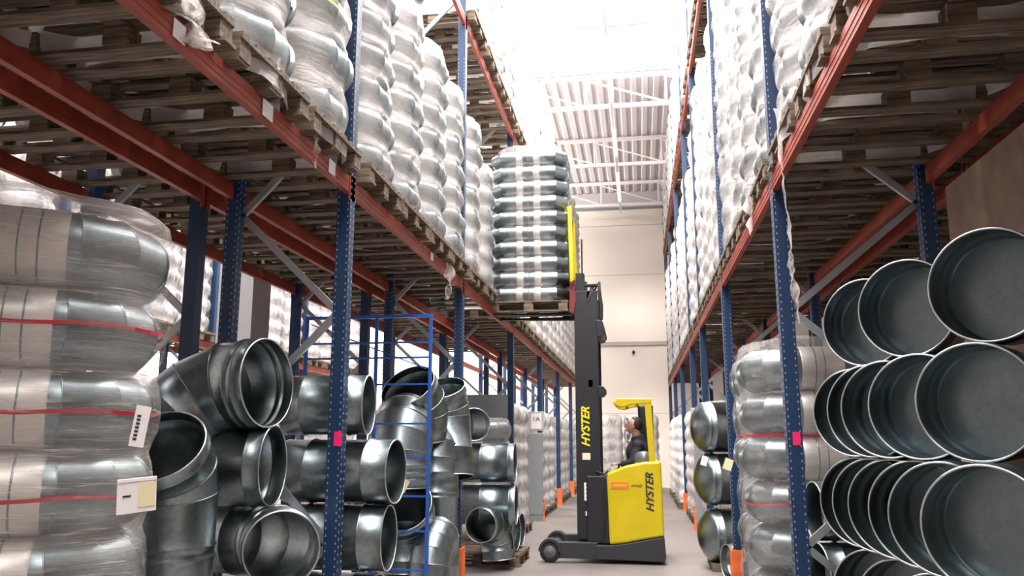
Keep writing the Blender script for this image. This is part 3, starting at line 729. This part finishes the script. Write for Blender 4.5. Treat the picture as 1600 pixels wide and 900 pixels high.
# big drums beyond second right post
def drum(D, L):
    q = MB(); r = D / 2
    q.lathe([(.0, -.13), (r * .3, -.12), (r * .6, -.085), (r * .85, -.03), (r * .96, .0), (r, .03), (r, .09), (r + .012, .10), (r + .012, .12), (r, .13), (r, L * .55), (r + .008, L * .56), (r + .008, L * .58), (r, L * .59), (r, L), (0, L)], 56)
    return q.mesh('duct_drum', GS)
dm = drum(.65, .85)
for z, nm, x in ((1.79, 'topmost', .80), (1.12, 'middle', .82), (.42, 'lowest', .84)):
    o = inst('duct_drum', dm, None, (x, 11.15, z)); o.rotation_mode = 'QUATERNION'; o.rotation_quaternion = Vector((0, 0, 1)).rotation_difference(Vector((1, .28, 0)).normalized())
    tag(o, 'wide steel drum end beyond the second right post, %s of three' % nm, 'duct drum', 'steel drums beyond the second right post')
q = MB(); q.box((1.3, 11.3, .045), (.9, .8, .09)); tag(q.build('support_timber', 'pallet_wood'), 'low timber support under the steel drums', 'timber')
place_duct('duct_coupler', 'short bright steel collar standing before the lowest drum', duct(.40, None, c0=.16, A=0, n=40, beads0=(.5,)), (.98, 10.35, .20), (.95, .3, 0), group=None)
q = MB(); q.box((0, 0, 0), (.08, .003, .12)); o = q.build('paper_tag', 'paper_white', None); o.location = (.80, 10.8, 1.36); o.rotation_euler = (0, .3, .1); tag(o, 'white paper tag between the topmost and middle drums', 'paper tag')

# hanging film strips
def strip(pts, wds, label, seed=0):
    q = MB(); rnd = random.Random(seed); V_ = []; n = len(pts) * 6
    P = [Vector(p) for p in pts]
    for i in range(n):
        t = i / (n - 1) * (len(P) - 1); a = min(int(t), len(P) - 2); f = t - a; p = P[a].lerp(P[a + 1], f); wd = wds[a] * (1 - f) + wds[a + 1] * f
        tw = i * .45; d = Vector((math.cos(tw), math.sin(tw), 0)) * wd / 2; j = Vector((rnd.uniform(-.006, .006), rnd.uniform(-.006, .006), 0))
        V_ += [p - d + j, p + Vector((-d.y, d.x, 0)) * .5 + j, p + d + j]
    q.add(V_, [(3 * i + k, 3 * i + k + 1, 3 * i + k + 4, 3 * i + k + 3) for i in range(n - 1) for k in range(2)], True)
    return tag(q.build('film_strip', 'heavy_film'), label, 'plastic strip')
strip([(.965, 5.3, 3.78), (.962, 5.3, 3.45), (.975, 5.3, 3.2), (.99, 5.3, 2.95), (.985, 5.3, 2.72), (1.0, 5.3, 2.55), (1.01, 5.3, 2.33)], [.05, .03, .015, .025, .04, .06, .008],
      'long twisted strip of torn white film hanging from the right beam', 1)
strip([(-2.02, 4.75, 3.56), (-2.01, 4.75, 3.44), (-2.02, 4.76, 3.33)], [.03, .05, .01], 'short torn film strip hanging from the left beam between the labels', 2)
strip([(-2.02, 8.55, 3.62), (-2.01, 8.5, 3.38), (-2.02, 8.5, 3.12)], [.12, .14, .04], 'wide torn film strip hanging from the left beam before the second post', 3)
strip([(-2.02, 3.05, 3.70), (-2.0, 3.1, 3.52), (-2.01, 3.25, 3.42), (-1.99, 3.4, 3.5)], [.16, .22, .18, .08], 'crumpled torn film draped over the nearest end of the left beam', 4)
strip([(.97, 6.9, 3.75), (.96, 6.85, 3.5), (.965, 6.85, 3.3)], [.08, .10, .02], 'torn film flap over the right beam just beyond the first post', 5)

# ------------------------------------------------------------------ reach truck
YN = 11.35
tr = thing('reach_truck', 'yellow and black reach truck with raised mast in the aisle', 'forklift', (0, YN, 0))
def part(q, name, m, bevel=.01, parent=None, label=None):
    o = q.build(name, m, parent or tr, bevel=bevel)
    if label: o['label'] = label
    return o
# chassis base (dark skirt), outline in x,z
q = MB(); q.prism([(-.62, .06), (.27, .04), (.30, .10), (.285, .36), (.0, .31), (-.25, .26), (-.44, .24), (-.62, .24)], .0, 1.18); part(q, 'chassis_skirt', 'truck_grey')
for k, y in enumerate((.06, 1.02)):
    q = MB(); q.prism([(-1.30, .06), (-.60, .06), (-.60, .27), (-1.12, .27), (-1.20, .30), (-1.30, .30)], y - .04, y + .10); part(q, 'support_leg', 'truck_grey', .01)
    q = MB(); prof = [(-.155 * math.cos(a) - 1.24, .15 + .165 * math.sin(a)) for a in [PI * i / 10 for i in range(11)]] + [(-1.09, .10), (-1.10, .15)]
    q.prism(prof + [(-1.24 - .12 * math.cos(PI - a), .15 + .13 * math.sin(PI - a)) for a in [PI * i / 10 for i in range(11)]], y - .07, y + .11); part(q, 'wheel_guard', 'truck_grey', 0)
    wq = MB(); wq.lathe([(.085, .0), (.125, .0), (.138, .012), (.138, .10), (.125, .112), (.0, .112)], 28, O=(-1.24, y - .055, .14), A=(0, 1, 0)); wo = part(wq, 'load_wheel', 'rubber', 0)
    wq = MB(); wq.lathe([(.0, -.012), (.03, -.014), (.035, -.006), (.07, -.010), (.082, 0), (.085, .005)], 28, O=(-1.24, y - .055, .14), A=(0, 1, 0)); part(wq, 'wheel_hub', 'wheel_steel', 0, wo, 'grey steel wheel hub')
dq = MB(); dq.lathe([(0, 0), (.14, 0), (.15, .01), (.15, .09), (.14, .10), (0, .10)], 28, O=(.0, .55, .15), A=(0, 1, 0)); part(dq, 'drive_wheel', 'rubber', 0)
# battery box and yellow body
q = MB(); q.prism([(-.74, .25), (-.44, .25), (-.44, 1.10), (-.50, 1.14), (-.74, 1.14)], .08, 1.12); part(q, 'battery_box', 'truck_black', .015)
q = MB(); q.tube([(-.50, .06, .98), (-.50, .05, .6), (-.52, .06, .34)], .012, 8); q.tube([(-.68, .3, 1.15), (-.60, .1, 1.20), (-.50, .08, 1.16), (-.45, .2, 1.20)], .014, 8); part(q, 'hose', 'rubber', 0)
q = MB(); q.prism([(-.44, .245), (-.25, .265), (.0, .315), (.285, .365), (.27, 1.34), (.05, 1.33), (-.20, 1.28), (-.45, 1.18), (-.46, 1.10)], .02, .16); part(q, 'body_panel', 'truck_yellow', .03, label='yellow near side body panel')
q = MB(); q.prism([(-.44, .245), (-.25, .265), (.0, .315), (.285, .365), (.27, 1.34), (.05, 1.33), (-.20, 1.28), (-.45, 1.18), (-.46, 1.10)], 1.02, 1.16); part(q, 'body_panel', 'truck_yellow', .03, label='yellow far side body panel')
q = MB(); q.box((.235, .59, .84), (.07, .86, .96)); part(q, 'rear_panel', 'truck_yellow', .02)
q = MB(); q.box((-.12, .59, .40), (.62, .86, .05)); part(q, 'cab_floor', 'truck_grey', .01)
q = MB(); q.box((-.40, .59, .72), (.07, .84, .90)); part(q, 'front_bulkhead', 'truck_grey', .01)
q = MB(); q.lathe([(.14, 0), (.145, .05), (.13, .11), (.09, .15), (.0, .165)], 28, O=(.05, .26, 1.31)); part(q, 'armrest_dome', 'vinyl_grey', 0, label='rounded grey vinyl armrest')
q = MB(); q.box((.10, .62, .70), (.30, .5, .14)); part(q, 'seat', 'vinyl_grey', .04)
q = MB(); q.box((.09, .86, 1.70), (.22, .10, .86)); q.box((.16, .62, 1.62), (.06, .5, .9)); part(q, 'seat_back', 'truck_black', .03, label='tall black back panel')
q = MB(); q.tube([(-.33, .50, 1.18), (-.30, .48, 1.27)], .015, 8); q.lathe([(.0, -.02), (.03, 0), (.0, .02)], 14, O=(-.30, .48, 1.28)); part(q, 'control_lever', 'rubber', 0)
# overhead guard
q = MB(); q.prism([(-.36, 2.12), (-.30, 2.08), (-.22, 2.06), (-.10, 2.10), (.17, 2.11), (.17, 2.18), (-.30, 2.19)], .04, .12); part(q, 'guard_rail', 'truck_yellow', .012)
q = MB(); q.prism([(-.36, 2.12), (-.30, 2.08), (-.22, 2.06), (-.10, 2.10), (.17, 2.11), (.17, 2.18), (-.30, 2.19)], 1.02, 1.10); part(q, 'guard_rail', 'truck_yellow', .012)
for i, x in enumerate((-.33, -.18, -.03, .13)):
    q = MB(); q.box((x, .57, 2.14), (.04, .92, .03)); part(q, 'guard_bar', 'truck_yellow', .005)
for y in (.08, 1.06):
    q = MB(); q.prism([(.075, 2.12), (.165, 2.12), (.20, 1.31), (.115, 1.31)], y - .035, y + .035); part(q, 'guard_post', 'truck_yellow', .008)
# mast
MX0, MX1 = -.875, -.545
for y in (.16, .94):
    q = MB(); q.prism([(MX0, .30), (MX1, .30), (MX1, 3.72), (MX0, 3.72)], y - .04, y + .04); part(q, 'outer_mast_channel', 'truck_black', .006)
    q = MB(); q.prism([(MX0 + .01, .5), (MX0 + .15, .5), (MX0 + .15, 3.98), (MX0 + .13, 4.0), (MX0 + .02, 4.0)], y + (.05 if y < .5 else -.09), y + (.09 if y < .5 else -.05)); part(q, 'inner_mast_channel', 'truck_black', .006)
for z in (.55, 2.4, 3.66):
    q = MB(); q.box(((MX0 + MX1) / 2 + .05, .55, z), (.08, .86, .12)); part(q, 'mast_crossmember', 'truck_black', .01)
q = MB(); q.prism([(MX1 - .02, 3.30), (MX1 + .07, 3.28), (MX1 + .10, 3.12), (MX1 + .06, 3.06), (MX1 - .02, 3.05)], .11, .95); part(q, 'hose_bracket', 'truck_black', .01)
q = MB(); q.tube([(MX0 + .20, .14, 3.55), (MX0 + .27, .14, 3.80), (MX0 + .36, .14, 3.83), (MX1 + .03, .14, 3.70), (MX1 + .055, .14, 3.50), (MX1 + .05, .14, 3.30)], .028, 10); q.tube([(MX0 + .2, .22, 3.6), (MX0 + .36, .22, 3.86), (MX1 + .03, .22, 3.6), (MX1 + .04, .22, 3.3)], .02, 8); part(q, 'hose_loop', 'rubber', 0)
q = MB(); q.box((MX1 - .09, .16, 3.80), (.16, .12, .03)); part(q, 'mast_cap', 'truck_black', .005)
q = MB(); q.prism([(MX1 - .02, 2.36), (MX1 + .06, 2.36), (MX1 + .10, 2.31), (MX1 + .10, 2.25), (MX1 + .06, 2.21), (MX1 - .02, 2.20)], .10, .26); part(q, 'chain_anchor', 'truck_black', .01)
for y in (.40, .70):
    q = MB(); q.tube([(MX0 + .13, y, .4), (MX0 + .13, y, 3.9)], .03, 12); part(q, 'lift_cylinder', 'truck_grey', 0)
q = MB(); q.tube([(MX0 + .12, .13, 3.98), (MX0 + .12, .13, 4.48)], .012, 8); part(q, 'mast_rod', 'truck_black', 0)
# reach carriage low
q = MB(); q.prism([(-.86, .26), (-.56, .26), (-.56, .55), (-.84, .55)], .25, .31); part(q, 'reach_carriage', 'truck_black', .01)
# fork carriage and load backrest
q = MB(); q.box((-.905, .55, 3.72), (.07, .80, .42)); q.prism([(-.95, 3.42), (-.88, 3.38), (-.84, 3.6), (-.87, 3.85), (-.93, 3.86)], .10, .18); part(q, 'fork_carriage', 'truck_maroon', .01, label='dark red fork carriage')
for y in (.10, .32, .78, 1.0):
    q = MB(); q.bar((-.90, y, 3.82), (-.93, y, 4.95), .035, .03, (0, 1, 0)); part(q, 'backrest_bar', 'truck_yellow', .004)
q = MB(); q.prism([(-.945, 4.95), (-.885, 4.97), (-.865, 3.86), (-.92, 3.83)], .02, .08); part(q, 'backrest_side', 'truck_yellow', .004)
q = MB(); q.box((-.935, .55, 4.93), (.04, 1.02, .05)); part(q, 'backrest_top', 'truck_yellow', .004)
for y in (.30, .80):
    q = MB(); q.prism([(-2.08, 3.415), (-.92, 3.395), (-.92, 3.60), (-.96, 3.60), (-.965, 3.44), (-2.08, 3.43)], y - .06, y + .06); part(q, 'fork', 'truck_black', .003)
# lettering and decals
MF = .16 - .04 - .003
kids = lambda n: [c for c in tr.children if c.name.split('.')[0] == n]
mast_near, panel_near = kids('outer_mast_channel')[0], kids('body_panel')[0]
text(mast_near, 'HYSTER', .155, (-.735, MF, 1.80), (PI / 2, -PI / 2, 0), 'lettering_yellow', shear=.35, off=.004)
text(panel_near, 'HYSTER', .145, (.115, .016, .93), (PI / 2, -PI / 2, 0), 'ink', shear=.35, off=.003)
q = MB(); q.box((-.735, MF, 1.40), (.11, .003, .09)); part(q, 'mast_plate', 'paper_cream', 0, mast_near, label='small cream rating plate')
q = MB(); q.box((-.735, MF, .93), (.075, .003, .24));
for i in range(4): q.box((-.735, MF - .002, .85 + i * .055), (.035, .002, .012), mi=1)
part(q, 'mast_sticker', ['paper_white', 'ink'], 0, mast_near, label='white warning sticker strip')
q = MB(); q.box((-.735, MF, .64), (.05, .003, .06)); q.box((-.725, MF, .73), (.015, .003, .05)); part(q, 'mast_mark', 'paper_white', 0, mast_near)
q = MB(); q.prism([(-.405, .975), (-.18, .975), (-.165, 1.02), (-.18, 1.065), (-.405, 1.065)], .014, .019); part(q, 'decal', 'decal_orange', 0, panel_near, label='orange rectangular decal')
q = MB(); q.box((-.285, .0125, 1.02), (.17, .002, .03)); part(q, 'decal_stripe', 'truck_yellow_dirty', 0, panel_near)
q = MB(); q.box((-.08, .016, 1.02), (.10, .003, .02)); q.prism([(-.13, 1.0), (-.12, 1.035), (-.10, 1.02)], .014, .018); q.prism([(-.04, 1.0), (.01, 1.0), (.01, 1.04), (-.02, 1.035)], .014, .018); part(q, 'decal_script', 'decal_olive', 0, panel_near, label='small dark script decal')
q = MB(); q.box((-.03, .10, 1.315), (.10, .10, .004)); part(q, 'scuff', 'truck_yellow_dirty', 0, panel_near)

# raised load on the forks: large duct rings under film
pal_c = (-1.54, YN + .55, 3.436)
pallet(pal_c, 'wooden pallet lifted on the forks of the reach truck', True)
r = thing('wrapped_elbow_stack', 'raised film-wrapped stack of steel bends held on the truck forks', 'wrapped stack', (pal_c[0], pal_c[1], pal_c[2] + PAL_H + .002))
D_ = .226
def half_row():
    q = duct(D_, None, c0=.30, Rb=.17, A=90, J=2, c1=.16, n=28, beads0=(), beads1=(.6,), inner=False)
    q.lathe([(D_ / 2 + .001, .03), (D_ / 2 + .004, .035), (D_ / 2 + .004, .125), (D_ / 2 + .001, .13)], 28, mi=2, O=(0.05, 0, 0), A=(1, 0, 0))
    return q
rq = half_row(); lq = half_row(); lq.xform(Matrix.Scale(-1, 4, (1, 0, 0))); rq.add(lq.v, lq.f, True)
rq.mi = rq.mi[:len(rq.mi) - len(lq.mi)] + lq.mi; rq.sm = rq.sm[:len(rq.sm) - len(lq.sm)] + lq.sm
rq.xform(Matrix.Translation((.0, -.27, 0)))
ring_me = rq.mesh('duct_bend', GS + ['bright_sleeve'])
for i in range(10):
    z = D_ / 2 + .003 + i * .232
    inst('duct_bend', ring_me, r, (random.uniform(-.008, .008), random.uniform(-.006, .006), z))
    inst('duct_bend', ring_me, r, (0, 0, z), (0, 0, PI))
inst('stretch_film', film_mesh(.545, .41, -.03, 2.33, .232, 9, 'thin_film', pinch=.05, n=64), r)

# ------------------------------------------------------------------ operator
def skin_obj(name, nodes, edges, matn, sub=2, voxel=None, extra=None):
    me = bpy.data.meshes.new(name); names = list(nodes); me.from_pydata([nodes[k][0] for k in names], [(names.index(a), names.index(b)) for a, b in edges], [])
    o = bpy.data.objects.new(name, me); C.objects.link(o)
    md = o.modifiers.new('skin', 'SKIN'); md.use_smooth_shade = True
    for i, k in enumerate(names):
        rr = nodes[k][1]; me.skin_vertices[0].data[i].radius = rr if isinstance(rr, tuple) else (rr, rr)
    me.skin_vertices[0].data[0].use_root = True
    sd = o.modifiers.new('sub', 'SUBSURF'); sd.levels = sub; sd.render_levels = sub
    bpy.context.view_layer.update()
    me2 = bpy.data.meshes.new_from_object(o.evaluated_get(bpy.context.evaluated_depsgraph_get()))
    bpy.data.objects.remove(o)
    o = bpy.data.objects.new(name, me2); C.objects.link(o)
    me2.materials.clear(); me2.materials.append(MT[matn])
    for p in me2.polygons: p.use_smooth = True
    return o
def join_mesh(o, q):
    import bmesh
    bm = bmesh.new(); bm.from_mesh(o.data)
    vs = [bm.verts.new(v) for v in q.v]
    for f in q.f:
        try: fc = bm.faces.new([vs[i] for i in f]); fc.smooth = True
        except ValueError: pass
    bm.to_mesh(o.data); bm.free()
def ellipsoid(q, c, r, rot=None, n=20, m=14, shape=None):
    vs = []
    for i in range(m + 1):
        th = PI * i / m
        for k in range(n):
            ph = 2 * PI * k / n; v = Vector((r[0] * math.sin(th) * math.cos(ph), r[1] * math.sin(th) * math.sin(ph), r[2] * math.cos(th)))
            if shape: v = shape(v)
            if rot: v = rot @ v
            vs.append(v + Vector(c))
    q.add(vs, [(i * n + k, (i + 1) * n + k, (i + 1) * n + (k + 1) % n, i * n + (k + 1) % n) for i in range(m) for k in range(n)], True)
# operator coordinates relative to (0, YN): seated facing -x, head tilted back to watch the load
HC = Vector((-.085, .50, 1.825)); tilt = Matrix.Rotation(.38, 3, 'Y')
N = {'pelvis': ((.03, .60, .90), (.15, .13)), 'belly': ((.02, .58, 1.08), (.15, .13)), 'chest': ((-.01, .55, 1.36), (.16, .14)), 'neckb': ((-.03, .53, 1.60), (.085, .085)), 'neck': ((-.05, .515, 1.70), .060), 'skull': ((-.075, .50, 1.80), .07),
     'shn': ((-.03, .35, 1.555), .070), 'eln': ((-.10, .27, 1.31), .052), 'wrn': ((-.29, .33, 1.285), .032), 'pan': ((-.35, .36, 1.295), (.036, .016)),
     'shf': ((-.03, .74, 1.55), .070), 'elf': ((-.06, .82, 1.22), .046), 'wrf': ((-.25, .74, 1.21), .030), 'paf': ((-.31, .72, 1.22), (.036, .016)),
     'hin': ((.0, .50, .82), .10), 'knn': ((-.30, .48, .84), .07), 'ann': ((-.28, .48, .50), .045), 'ton': ((-.345, .48, .455), .03),
     'hif': ((.0, .70, .82), .10), 'knf': ((-.30, .72, .84), .07), 'anf': ((-.28, .72, .50), .045), 'tof': ((-.345, .72, .455), .03)}
ED = [('pelvis', 'belly'), ('belly', 'chest'), ('chest', 'neckb'), ('neckb', 'neck'), ('neck', 'skull'), ('chest', 'shn'), ('shn', 'eln'), ('eln', 'wrn'), ('wrn', 'pan'), ('chest', 'shf'), ('shf', 'elf'), ('elf', 'wrf'), ('wrf', 'paf'),
      ('pelvis', 'hin'), ('hin', 'knn'), ('knn', 'ann'), ('ann', 'ton'), ('pelvis', 'hif'), ('hif', 'knf'), ('knf', 'anf'), ('anf', 'tof')]
body = skin_obj('person', N, ED, 'skin')
hq = MB()
def headshape(v):
    # face points to -x : flatten the face, narrow the jaw
    x, y, z = v
    if z < 0: k = 1 - .30 * (-z / .12); y *= max(k, .6); x = x * (1 - .10 * (-z / .12)) - .012 * (-z / .12)
    if x < -.07: x = -.07 + (x + .07) * .5
    return Vector((x, y, z))
ellipsoid(hq, HC, (.098, .076, .122), tilt, 24, 18, headshape)
hp = lambda x, y, z: HC + tilt @ Vector((x, y, z))
ellipsoid(hq, hp(-.094, 0, -.015), (.020, .013, .026), tilt, 10, 8)       # nose
ellipsoid(hq, hp(-.080, 0, .028), (.014, .045, .010), tilt, 12, 8)        # brow
ellipsoid(hq, hp(-.078, 0, -.095), (.022, .025, .018), tilt, 12, 8)       # chin
for s in (-1, 1): ellipsoid(hq, hp(.010, s * .075, -.01), (.016, .010, .030), tilt, 10, 8)
hq.tube([(-.02, .53, 1.52), (-.035, .525, 1.62), (-.055, .51, 1.70), (-.075, .50, 1.82)], [.085, .062, .056, .055], 16)
ellipsoid(hq, (-.01, .55, 1.50), (.10, .19, .12), None, 20, 14)
join_mesh(body, hq)
fq = MB()
for (px, py, pz, s) in ((-.35, .36, 1.295, 1), (-.31, .72, 1.22, -1)):
    for j in range(4):
        y0 = py + (j - 1.5) * .018; L = (.062, .072, .066, .05)[j]
        fq.tube([(px + .01, y0, pz + .002), (px - L * .45, y0, pz + .004), (px - L * .8, y0, pz - .015), (px - L * .9, y0, pz - .035)], [.009, .0088, .008, .006], 8)
    fq.tube([(px + .03, py - s * .02, pz), (px - .005, py - s * .045, pz - .005), (px - .035, py - s * .05, pz - .015)], [.011, .010, .007], 8)
join_mesh(body, fq)
rm = body.modifiers.new('remesh', 'REMESH'); rm.mode = 'VOXEL'; rm.voxel_size = .006; rm.use_smooth_shade = True
body.location = (0, YN, 0)
tag(body, 'person in dark jacket seated in the yellow truck, looking up, hand on lever', 'person')
def clothing(name, keys, edges, grow, m, label=None):
    NN = {k: (N[k][0], tuple(a + grow for a in (N[k][1] if isinstance(N[k][1], tuple) else (N[k][1],) * 2))) for k in keys}
    o = skin_obj(name, NN, edges, m); o.parent = body
    if label: o['label'] = label
    return o
clothing('jacket', ['chest', 'belly', 'pelvis', 'neckb', 'shn', 'eln', 'wrn', 'shf', 'elf', 'wrf'],
         [('chest', 'belly'), ('belly', 'pelvis'), ('chest', 'neckb'), ('chest', 'shn'), ('shn', 'eln'), ('eln', 'wrn'), ('chest', 'shf'), ('shf', 'elf'), ('elf', 'wrf')], .014, 'jacket_navy', 'dark navy work jacket')
jk = bpy.data.objects['jacket']; jq = MB()
ellipsoid(jq, (-.03, .55, 1.44), (.175, .22, .21), None, 24, 16); ellipsoid(jq, (-.03, .57, 1.24), (.185, .21, .26), None, 24, 16)
for ys in (.36, .74): ellipsoid(jq, (-.03, ys, 1.545), (.088, .085, .085), None, 18, 12)
jq.tube([(-.02, .53, 1.50), (-.03, .525, 1.64), (-.045, .52, 1.685)], [.14, .10, .084], 20)
join_mesh(jk, jq); rj = jk.modifiers.new('remesh', 'REMESH'); rj.mode = 'VOXEL'; rj.voxel_size = .008; rj.use_smooth_shade = True
clothing('trousers', ['pelvis', 'hin', 'knn', 'ann', 'hif', 'knf', 'anf'], [('pelvis', 'hin'), ('hin', 'knn'), ('knn', 'ann'), ('pelvis', 'hif'), ('hif', 'knf'), ('knf', 'anf')], .012, 'trousers_dark')
for s, k in ((1, 'ton'), (1, 'tof')):
    p = N[k][0]; q = MB(); ellipsoid(q, (p[0] + .03, p[1], p[2] + .012), (.13, .055, .045), None, 16, 10); o = q.build('shoe', 'rubber', body)
hh = MB()
def hairshape(v):
    x, y, z = v
    if x < -.02 and z < .06: x = -.02 - (x + .02) * .15
    if z < -.03: z = -.03 + (z + .03) * .45
    return Vector((x, y, z))
ellipsoid(hh, hp(.014, 0, .018), (.100, .084, .118), tilt, 28, 20, hairshape); hh.build('hair', 'hair_dark', body)
eq = MB()
for s in (-1, 1): ellipsoid(eq, hp(-.083, s * .030, .008), (.008, .012, .007), tilt, 10, 8)
eq.build('eyes', 'eye_dark', body)
eq = MB(); ellipsoid(eq, hp(-.092, 0, -.057), (.007, .022, .006), tilt, 10, 8); eq.build('mouth', 'lips', body)
q = MB(); q.prism([(-.11, 1.25), (.0, 1.25), (.02, 1.50), (-.06, 1.52)], .343, .349); o = q.build('shirt_front', 'shirt_blue', body)
